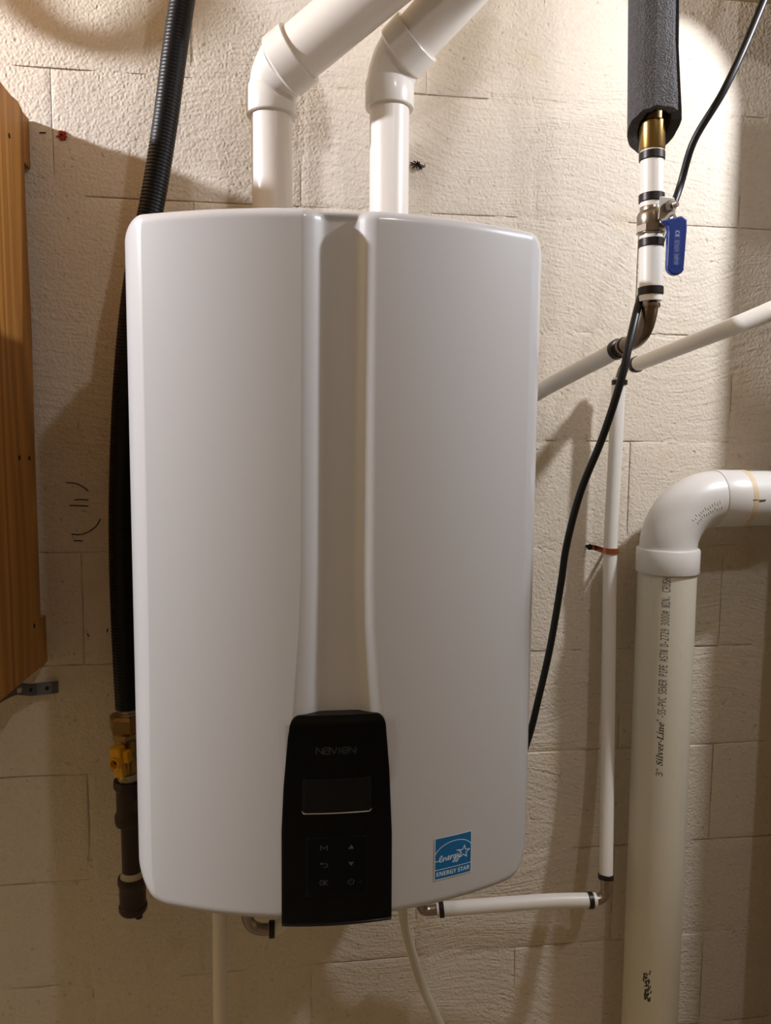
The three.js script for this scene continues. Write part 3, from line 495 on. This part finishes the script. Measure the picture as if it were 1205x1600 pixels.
  txt.wrapS = txt.wrapT = THREE.RepeatWrapping; txt.repeat.set(1, 3);
  const pm = M.pex.clone(); pm.map = txt; pm.color.set(0xffffff);
  part('sloping_pipe', slope, pm, t, 'white pipe with a line of small black print');
  part('crimp_ring', band(mixp(o0, o1, .10), dO, .0128, .0095, .0105), M.ring, t);

  const b = thing('ball_valve', 'steel ball valve with a blue lever handle on the white pipe below the foam sleeve', 'valve');
  part('valve_body', mergeGeometries([lathe([[.006, 0], [.0112, 0], [.0112, .004], [.0136, .006], [.0138, .013], [.0150, .016], [.0152, .028], [.0138, .032], [.0120, .034], [.0118, .040], [.0108, .042], [.006, .042]].map(([a, b]) => [a * 1.074, b * .90]), ax(1.7336), ax(2)), (() => { const c = new THREE.CylinderGeometry(.0170, .0170, .0075, 8); c.translate(.4260, 1.7433, RZ); return toCreasedNormals(c, .3); })()]), M.nickel, b);
  // stem comes out to the front right; lever lies in a plane facing it
  const sd = V(.55, .12, .82).normalize(), s0 = V(.4255, 1.7470, RZ).addScaledVector(sd, .010);
  part('stem', lathe([[0, 0], [.0062, 0], [.0062, .008], [.0045, .009], [.0045, .020], [0, .020]], s0.toArray(), s0.clone().add(sd).toArray()), M.nickel, b);
  const top = V(.4323, 1.7621, .3037);
  part('lever_nut', (() => { const g = mergeGeometries([new THREE.CylinderGeometry(.0062, .0062, .005, 6), new THREE.CylinderGeometry(.0034, .0034, .012, 14).translate(0, .003, 0)]); g.applyQuaternion(new THREE.Quaternion().setFromUnitVectors(V(0, 1, 0), sd)); g.translate(top.x + sd.x * .004, top.y + sd.y * .004, top.z + sd.z * .004); return toCreasedNormals(g, .4); })(), M.nickel, b);
  const yaw = Math.atan2(-.10, .9);
  const shape = (pts, depth, bevel) => { const s = new THREE.Shape(pts.map(p => new THREE.Vector2(...p))); const g = new THREE.ExtrudeGeometry(s, { depth, bevelEnabled: true, bevelThickness: bevel, bevelSize: bevel, bevelSegments: 3, curveSegments: 12 }); return g; };
  const lev = shape([[-.010, .010], [.006, .010], [.008, .004], [.0082, -.022], [.0015, -.020], [-.011, -.012]], .0016, .0004); lev.scale(1.07, 1.07, 1.07); lev.rotateY(yaw + .25); lev.translate(top.x + .002, top.y, top.z - .002);
  part('lever', lev, M.steel, b, 'steel lever plate');
  const grip = []; const G = (x, y) => grip.push([x, y]); G(-.0105, .0); G(.006, .004); G(.0105, .001); G(.0112, -.006); G(.0108, -.046); for (let i = 0; i <= 8; i++) { const a = -i / 8 * Math.PI; G(.0028 + .0080 * Math.cos(a), -.0455 + .0080 * Math.sin(a)); } G(-.0052, -.010); G(-.0062, -.004);
  const gg = shape(grip, .0045, .0016); gg.scale(1.07, 1.07, 1.07); gg.rotateY(yaw); gg.translate(top.x + .0075, top.y - .0170, top.z + .002);
  const blue = new THREE.MeshPhysicalMaterial({ color: 0x12307f, roughness: .38, clearcoat: .3, clearcoatRoughness: .2 });
  const GR = part('handle_grip', gg, blue, b, 'dipped blue plastic grip');
  const gp = canvas(128, 512, (c, w, h) => { c.fillStyle = '#12307f'; c.fillRect(0, 0, w, h); c.save(); c.translate(w / 2, 0); c.rotate(Math.PI / 2); c.fillStyle = '#aab4cf'; c.font = 'bold 84px sans-serif'; c.textBaseline = 'middle'; c.fillText('CE', 8, 0); c.restore(); const r = rng(3); c.fillStyle = '#98a3c4'; for (let y = 150; y < 500; y += 9) { if (y > 300 && y < 345 && r() < .6) continue; for (let x = 30; x < 98; x += 9) if (r() < .62) c.fillRect(x, y, 4 + r() * 6, 3 + r() * 4); } });
  const print = new THREE.PlaneGeometry(.0090, .0395); print.translate(0, 0, 0); print.rotateY(yaw); print.translate(top.x + .0075 + .0026 + Math.sin(yaw) * .0064, top.y - .0170 - .0290, top.z + .002 + .0069);
  part('grip_print', print, new THREE.MeshStandardMaterial({ map: gp, roughness: .5 }), GR, 'worn pale print on the grip');
}

// ================================================================ THIN WATER LINE ON THE RIGHT
{
  const t = thing('thin_water_pipe', 'thin white water pipe running down the wall between the heater and the drain pipe', 'water pipe');
  const r = .0104, T = [.5096, 1.6050, .045], v = [[.5035, 1.592, .042], [.5025, 1.5809, .040], [.5011, 1.4879, .040], [.4990, 1.3314, .040], [.5013, 1.1911, .042], [.5010, .9846, .055], [.4890, .8300, .090]];
  part('vertical_section', sweep(v, r, { seg: 70, radial: 26 }), M.pex, t);
  const k1 = [.5075, 1.6120, .047], out0 = [.5125, 1.6090, .066], out1 = [.5330, 1.6400, .330], far = [.5440, 1.655, .41];
  part('outgoing_section', sweep([V3(out0), V3(out1), ...bend(out1, [.5395, 1.6478, .375], [.75, 1.652, .375], .028), V(2.19, 1.68, .375)], r, { radial: 26, curve: false }), M.pex, t, 'section coming away from the wall to the right');
  part('elbow', sweep([V3(v[0]), ...bend(v[0], k1, out0, .010), V3(out0)], .0074, { radial: 20, curve: false }), M.darkBronze, t);
  part('crimp_ring', band([.5031, 1.586, .041], [0, 1, 0], r + .0013, .0075, r - .0005), M.ring, t);
  part('crimp_ring', band(mixp(out0, out1, .03), dirOf(out0, out1), r + .0013, .0080, r - .0005), M.ring, t);
  const c0 = [.4893, .8360, .0888], k2 = [.4875, .8045, .095], h0 = [.4700, .8015, .095];
  part('elbow', sweep([V3(c0), ...bend(c0, k2, h0, .013), V3(h0)], .0080, { radial: 20, curve: false }), M.nickel, t);
  part('crimp_ring', band([.4893, .8345, .089], dirOf(v[5], v[6]), r + .0014, .0075, r - .0005), M.ring, t);
  const hz = [[.4720, .8015, .095], [.4100, .8020, .09], [.3300, .7975, .082], [.2300, .7890, .070]];
  part('horizontal_section', sweep(hz, .0108, { seg: 40, radial: 26 }), M.pex, t, 'section running left under the heater');
  part('crimp_ring', band([.4630, .8017, .0945], [1, 0, .06], r + .0017, .0075, r - .0005), M.ring, t);
  part('crimp_ring', band([.2370, .7897, .071], [1, .08, .1], r + .0016, .0070, r - .0005), M.ring, t);
  const q0 = [.2300, .7890, .070], kk = [.2060, .7880, .070], qu = [.2060, .8300, .078];
  part('elbow', sweep([V3(q0), ...bend(q0, kk, qu, .014), V3(qu), V(.206, .992, .10)], .0078, { radial: 20, curve: false }), M.nickel, t);
  const c = thing('pipe_clamp', 'copper pipe strap with a dark screw holding the thin white pipe to the wall', 'pipe clamp');
  part('strap', (() => { const pts = []; for (let i = 0; i <= 20; i++) { const a = Math.PI * (1.12 - 1.24 * i / 20); pts.push([.4990 + (r + .0012) * Math.cos(a), 1.3314, .040 + (r + .0012) * Math.sin(a)]); } const s = new THREE.Shape(); s.moveTo(-.0006, -.0042); s.lineTo(.0006, -.0042); s.lineTo(.0006, .0042); s.lineTo(-.0006, .0042); const path = [[.4770, 1.3330, .010], [.4845, 1.3322, .014], ...pts.slice(1), [.5105, 1.3314, .022], [.5115, 1.3314, .002]]; const g = new THREE.BufferGeometry(), p = [], id = []; path.forEach(([x, y, z], i) => { const a = path[Math.max(0, i - 1)], b = path[Math.min(path.length - 1, i + 1)], dx = b[0] - a[0], dz = b[2] - a[2], l = Math.hypot(dx, dz), nx = -dz / l * .0006, nz = dx / l * .0006; for (const [s, h] of [[-1, -1], [1, -1], [1, 1], [-1, 1]]) p.push(x + s * nx, y + h * .0042, z + s * nz); if (i) for (let e = 0; e < 4; e++) { const A = (i - 1) * 4 + e, B = (i - 1) * 4 + (e + 1) % 4; id.push(A, B, A + 4, B, B + 4, A + 4); } }); g.setAttribute('position', new THREE.Float32BufferAttribute(p, 3)); g.setIndex(id); g.computeVertexNormals(); return toCreasedNormals(g, .5); })(), M.copper, c);
  part('screw', mergeGeometries([lathe([[0, 0], [.0040, 0], [.0048, .002], [.0038, .0045], [0, .0055]], [.4770, 1.3330, .011], [.474, 1.334, 1]), sweep([[.477, 1.333, .012], [.4775, 1.333, -.004]], .0022)]), M.dark, c);
}

// ================================================================ DRAIN
{
  const t = thing('drain_pipe', 'thick pale sewer pipe with printed lettering, turning right through an elbow', 'drain pipe');
  const r = .0423, A = [.5741, 1.3250, .0750], B = [.5798, .30, .0750], len = 1.025;
  const tex = canvas(512, 2048, (c, w, h) => {
    c.fillStyle = '#dcd7c4'; c.fillRect(0, 0, w, h);
    const rr = rng(41); for (let i = 0; i < 900; i++) { const a = rr(); c.fillStyle = a > .5 ? 'rgba(255,252,236,.05)' : 'rgba(150,135,100,.05)'; c.fillRect(rr() * w, rr() * h, 2 + rr() * 3, 8 + rr() * 50); }
    for (let i = 0; i < 46; i++) { c.strokeStyle = 'rgba(110,98,80,' + (.10 + .22 * rr()) + ')'; c.lineWidth = .8 + rr(); const x = rr() * w, y = rr() * h; c.beginPath(); c.moveTo(x, y); c.lineTo(x + (rr() - .5) * 16, y + (rr() - .3) * 24); c.stroke(); }
    const X0 = w / 2, pm = h / len;                              // metres along the pipe from the top
    c.save(); c.translate(X0, .324 * pm); c.rotate(-Math.PI / 2); c.fillStyle = '#28251f'; c.textBaseline = 'middle';
    c.font = '26px sans-serif'; let x = 0; c.fillText('3"', x, 0); x += 32; c.font = 'italic bold 24px serif'; c.fillText('Silver-Line', x, 0); x += c.measureText('Silver-Line').width + 1; c.font = '11px sans-serif'; c.fillText('®', x, -9); x += 14;
    c.font = '30px monospace'; const s = '-SS-PVC SEWER PIPE ASTM D-2729 3000# MIN. CRUSH', room = .301 * pm - x; c.save(); c.translate(x, 0); c.scale(room / c.measureText(s).width, 1.05); c.fillText(s, 0, 0); c.restore(); c.restore();
    // smudged stamp near the floor
    c.save(); c.translate(X0 - 6, .686 * pm); c.rotate(-Math.PI / 2); const r2 = rng(8); c.strokeStyle = '#2a261f'; for (let i = 0; i < 34; i++) { c.lineWidth = 2 + r2() * 3; const a = r2() * 92, b = (r2() - .5) * 20 - a * .08; c.beginPath(); c.moveTo(a, b); c.lineTo(a + 5 + r2() * 12, b - 4 + r2() * 12); c.stroke(); } c.restore();
  });
  tex.wrapS = THREE.RepeatWrapping;
  const g = sweep([A, B], r, { radial: 64, seg: 12, start: [-.47, 0, .88] }); const uv = g.attributes.uv; for (let i = 0; i < uv.count; i++) uv.setXY(i, 1 - uv.getX(i), 1 - uv.getY(i) / len);
  part('vertical_pipe', g, new THREE.MeshPhysicalMaterial({ map: tex, roughness: .42, clearcoat: .2, clearcoatRoughness: .3 }), t, 'cream pipe with a vertical line of black lettering');
  const k = [.5735, 1.4135, .075], e0 = [.5740, 1.3400, .075], e1 = [.6470, 1.4140, .075];
  const arc = []; for (let i = 0; i <= 28; i++) { const a = Math.PI - i / 28 * Math.PI / 2; arc.push(V(.6470 + .0730 * Math.cos(a), 1.3405 + .0735 * Math.sin(a), .075)); }
  const el = part('elbow', sweep([V(.5740, 1.325, .075), ...arc], .0412, { radial: 56, curve: false }), M.sewerFitting, t, 'grey white moulded elbow');
  part('socket', lathe([[.040, 0], [.0452, 0], [.0458, .0015], [.0458, .0335], [.0442, .036], [.040, .036]], [.5741, 1.3040, .075], [.5740, 2, .075], 56), M.sewerFitting, el);
  part('socket', lathe([[.039, 0], [.0420, 0], [.0428, .0012], [.0428, .044], [.0420, .045], [.039, .045]], [.6440, 1.4140, .075], [2, 1.4140, .075], 56), M.sewerFitting, el);
  part('glue_ring', lathe([[.040, 0], [.0431, 0], [.0431, .0075], [.040, .0075]], [.6815, 1.4140, .075], [2, 1.4140, .075], 48), M.primer, t, 'yellowed glue around the joint');
  part('horizontal_pipe', sweep([V(.680, 1.4140, .075), V(.72, 1.4140, .075), ...bend([.70, 1.414, .075], [.744, 1.414, .075], [.744, 1.414, -.02], .016), V(.744, 1.414, -.012)], .0415, { radial: 48, curve: false }), M.sewerFitting, t);
  part('pen_mark', sweep([[.6800, 1.4150, .1180], [.6900, 1.4145, .1175], [.7000, 1.4148, .1170]], .0007, { radial: 6 }), M.pencil, t);
  // raised maker marks moulded on the elbow: small illegible ridges
  const rr = rng(15), ridge = []; for (let i = 0; i < 26; i++) { const q = i / 26, a = Math.PI - (.42 + .46 * q) * Math.PI / 2, row = (i % 2 ? 1 : -1) * .004 + (rr() - .5) * .003; const phi = .10 + row / .041; const cx = .6470 + .0730 * Math.cos(a), cy = 1.3405 + .0735 * Math.sin(a); const out = [Math.cos(a), Math.sin(a)]; const P = f => { const R = .0413; return [cx - out[0] * R * Math.sin(phi + f), cy - out[1] * R * Math.sin(phi + f), .075 + R * Math.cos(phi + f)]; }; ridge.push(sweep([P(-.03 - rr() * .03), P(.03 + rr() * .04)], .0005, { radial: 5 })); }
  part('moulded_mark', mergeGeometries(ridge), M.sewerFitting, el);
}

// ================================================================ SMALL THINGS UNDER THE HEATER
{
  const t = thing('condensate_pipe', 'straight white plastic pipe running down from the underside of the heater, at left', 'pipe');
  part('pipe_tube', sweep([[-.0874, .992, .12], [-.0910, .30, .12]], .0100, { radial: 28 }), M.pvc, t);
  part('inlet_collar', band([-.0878, .968, .12], [0, 1, 0], .013, .022, .009), M.fitting, t);
}
{
  const t = thing('cold_water_connection', 'nickel elbow with a black crimp ring under the heater, left of the control panel', 'pipe fitting');
  const a = [-.0530, .992, .12], k = [-.0500, .8130, .12], b = [-.0160, .8110, .12];
  part('elbow', sweep([V3(a), ...bend(a, k, b, .024), V3(b)], .0082, { radial: 24, curve: false }), M.nickel, t);
  part('pipe_section', sweep([[-.0215, .8112, .12], [-.012, .8110, .119], [.004, .8160, .105], [.012, .85, .085], [.012, .985, .07]], .0098, { radial: 24, seg: 30 }), M.pex, t);
  part('crimp_ring', band([-.0165, .8111, .12], [1, 0, 0], .0118, .0080, .0095), M.ring, t);
}
{
  const t = thing('drain_tube', 'limp clear vinyl tube hanging from the underside of the heater, slanting to the right', 'tube');
  part('vinyl_hose', sweep([[.160, .99, .13], [.1660, .86, .125], [.1720, .8100, .118], [.1836, .7583, .100], [.2000, .7000, .085], [.2076, .6756, .08], [.2426, .5910, .07], [.30, .45, .07], [.33, .30, .08]], .0068, { seg: 80, radial: 18 }), M.vinyl, t);
}

// ================================================================ POWER CORD
{
  const t = thing('power_cord', 'black power cord hanging across the upper right pipes down to the heater', 'cord');
  const pts = [[.70, 2.40, .26], [.5739, 2.0301, .250], [.5261, 1.9180, .250], [.5029, 1.8650, .226], [0.4993, 1.8199, 0.205], [0.4733, 1.7665, 0.225], [0.4472, 1.7111, 0.245], [0.4213, 1.6679, 0.27], [0.3989, 1.6158, 0.295], [0.3876, 1.57, 0.3], [0.3749, 1.5055, 0.285], [0.359, 1.4358, 0.26], [.3511, 1.3665, .240], [.3516, 1.3191, .225], [.3434, 1.2334, .215], [.3334, 1.1622, .205], [.3244, 1.1085, .198], [.308, 1.05, .19], [.285, .99, .18], [.262, .982, .17]];
  part('cable', sweep(pts, .0045, { seg: 220, radial: 16 }), M.cord, t);
}

// ================================================================ PLYWOOD, STRAP, WALL PLUGS
{
  const t = thing('wall_cabinet', 'orange brown plywood cabinet on the wall at the left edge, only its side in view', 'cabinet');
  const x = -.338, th = .018, yb = 1.180, yt = 1.9275;
  const s = new THREE.Shape(); [[.031, yb - .006], [.030, 1.5], [.026, 1.64], [.033, 1.80], [.0340, yt - .001], [.050, yt + .004], [.075, yt], [.26, yt], [.26, yb], [.19, yb]].forEach(([z, y], i) => i ? s.lineTo(z, y) : s.moveTo(z, y));
  let g = new THREE.ExtrudeGeometry(s, { depth: th, bevelEnabled: true, bevelThickness: .0008, bevelSize: .0008, bevelSegments: 1 }); g.rotateY(-Math.PI / 2); g.translate(x - .0008, 0, 0);
  const wuv = g => { const p = g.attributes.position, n = g.attributes.normal, uv = new Float32Array(p.count * 2); for (let i = 0; i < p.count; i++) { const side = Math.abs(n.getX(i)) > .5; uv[2 * i] = (side ? p.getZ(i) : p.getX(i)) / .42 + .13; uv[2 * i + 1] = p.getY(i) / 1.3; } g.setAttribute('uv', new THREE.BufferAttribute(uv, 2)); return g; };
  part('side_panel', wuv(g), M.plywood, t);
  part('cleat', wuv(rbox(.018, .066, .033, .0015, x - .0105, 1.8955, .0180)), M.plywood, t, 'short wooden block at the top against the wall');
  part('cleat', wuv(rbox(.018, .070, .033, .0015, x - .0105, 1.2060, .0180)), M.plywood, t, 'short wooden block at the bottom against the wall');
  { const W = .62, xm = x - th - W / 2; for (const y of [yb + .012, yt - .012]) part('unseen_shelf_board', wuv(rbox(W, .018, .22, .001, xm, y, .149)), M.plywood, t); part('side_panel', wuv(rbox(th, yt - yb, .23, .001, x - th - W - .009, (yt + yb) / 2, .146)), M.plywood, t); part('unseen_cabinet_door', wuv(rbox(W + .03, yt - yb, .016, .001, xm, (yt + yb) / 2, .2695)), M.plywood, t); }  // unseen rest of the cabinet, built to shade the lower left wall
  for (const [y, z] of [[1.4704, .0955], [1.4688, .0560], [1.8738, .0895], [1.2390, .060]]) part('screw_head', lathe([[0, 0], [.0032, 0], [.0030, .0008], [.001, .0012], [0, .0010]], [x, y, z], [x + 1, y, z], 14), M.dark, t);
}
{
  const t = thing('hanger_strap', 'bent grey perforated metal strap on the wall below the plywood cabinet', 'metal strap');
  const path = [[-.3262, 1.1330, .0012], [-.3280, 1.1341, .006], [-.3326, 1.1355, .012], [-.3532, 1.1345, .014], [-.3571, 1.1371, .024], [-.3682, 1.1480, .050], [-.3688, 1.1551, .090], [-.3655, 1.1625, .140], [-.362, 1.165, .25]];
  const cv = new THREE.CatmullRomCurve3(path.map(V3), false, 'catmullrom', .25).getSpacedPoints(60), p = [], id = [];
  cv.forEach((c, i) => { const a = cv[Math.max(0, i - 1)], b = cv[Math.min(60, i + 1)], dx = b.x - a.x, dz = b.z - a.z, l = Math.hypot(dx, dz) || 1, nx = -dz / l * .0007, nz = dx / l * .0007; for (const [s, h] of [[-1, -1], [1, -1], [1, 1], [-1, 1]]) p.push(c.x + s * nx, c.y + h * .0090, c.z + s * nz); if (i) for (let e = 0; e < 4; e++) { const A = (i - 1) * 4 + e, B = (i - 1) * 4 + (e + 1) % 4; id.push(A, B, A + 4, B, B + 4, A + 4); } });
  let g = new THREE.BufferGeometry(); g.setAttribute('position', new THREE.Float32BufferAttribute(p, 3)); g.setIndex(id); g = toCreasedNormals(g, .6);
  part('strap_band', g, M.galvanized, t);
  for (const i of [4, 10, 20, 24, 30]) { const c = cv[i], d = cv[i + 1].clone().sub(cv[i - 1]).normalize(), n = V(-d.z, 0, d.x); if (n.z < 0 && Math.abs(n.z) > .5 || n.x < 0 && Math.abs(n.x) > .5) n.negate(); part('strap_hole', lathe([[0, 0], [.0028, 0], [.0028, .0012], [0, .0012]], c.toArray(), c.clone().add(n).toArray(), 14), M.dark, t); }
  const c = cv[15]; part('strap_screw', lathe([[0, 0], [.0050, 0], [.0052, .002], [.0035, .004], [0, .0045]], [c.x, c.y - .001, c.z + .0005], [c.x + .3, c.y, c.z + 1], 8), M.steel, t);
}
{
  const t = thing('red_wall_plug', 'small crushed red plastic plug in the wall beside the upper end of the plywood cabinet', 'wall plug');
  const r = rng(5), gs = [lathe([[0, -.004], [.004, -.004], [.0052, 0], [.0046, .002], [.0020, .0026], [.0018, .0005], [0, .0005]], [-.2974, 1.9095, 0], [-.2974, 1.9095, 1], 11)];
  for (let i = 0; i < 7; i++) { const a = i / 7 * 6.28 + r(); gs.push(rbox(.003 + r() * .002, .0022, .0024, .0008, -.2974 + .0055 * Math.cos(a), 1.9095 + .0055 * Math.sin(a), .001)); }
  part('plug_flange', mergeGeometries(gs), M.redPlastic, t);
}
{
  const t = thing('dark_wall_plug', 'small splayed dark wall plug just right of the right vent pipe', 'wall plug');
  const r = rng(6), gs = []; const c = [.1975, 1.8975];
  for (let i = 0; i < 13; i++) { const a = i / 13 * 6.28 + r() * .6, l = .004 + .007 * r(); gs.push(sweep([[c[0], c[1], .001], [c[0] + l * .6 * Math.cos(a), c[1] + l * .5 * Math.sin(a), .003 + .003 * r()], [c[0] + l * Math.cos(a), c[1] + l * .8 * Math.sin(a), .001 + .005 * r()]], .0009, { radial: 6, seg: 8 })); }
  part('splayed_plug', mergeGeometries(gs), M.dark, t);
  part('nail', lathe([[0, -.002], [.0012, -.002], [.0012, .009], [.003, .009], [.003, .0102], [0, .0106]], [.2050, 1.8945, 0], [.2070, 1.8935, .02], 12), M.darkBronze, t);
}

// ================================================================ OUT OF VIEW: unseen duct and coil, placed to shade the wall's top corners
{
  const t = thing('unseen_duct', 'unseen dark grey round duct out of view at right, shaped to shade the right edge and top corner of the wall', 'duct');
  const x = .853, z = .140, r = .08, arc = [];
  for (let i = 0; i <= 20; i++) { const a = i / 20 * Math.PI / 2; arc.push(V(x - .1664 + .1664 * Math.cos(a), 2.056 + .1664 * Math.sin(a), z)); }
  part('duct_tube', sweep([V(x, .02, z), V(x, 1.2, z), ...arc], r, { radial: 48, curve: false }), M.ductGrey, t);
}
{
  const t = thing('unseen_cable_coil', 'unseen coil of cable out of view above the plywood cabinet, placed to shade the upper left wall', 'cable coil');
  const c = V(-.540, 2.178, .105), R = .090, pts = []; for (let i = 0; i <= 48; i++) { const a = Math.PI / 2 + i / 48 * Math.PI * 2; pts.push(V(c.x + R * Math.cos(a), c.y + R * Math.sin(a), c.z + .004 * i / 48)); }
  part('cable_loop', sweep(pts, .0118, { radial: 16, curve: false }), M.cord, t);
  part('hanging_cord', sweep([[c.x, c.y + R, c.z], [c.x - .01, 2.50, c.z], [c.x, 2.75, c.z]], .005, { radial: 12, seg: 20 }), M.cord, t);
}

renderer.render(scene, camera);
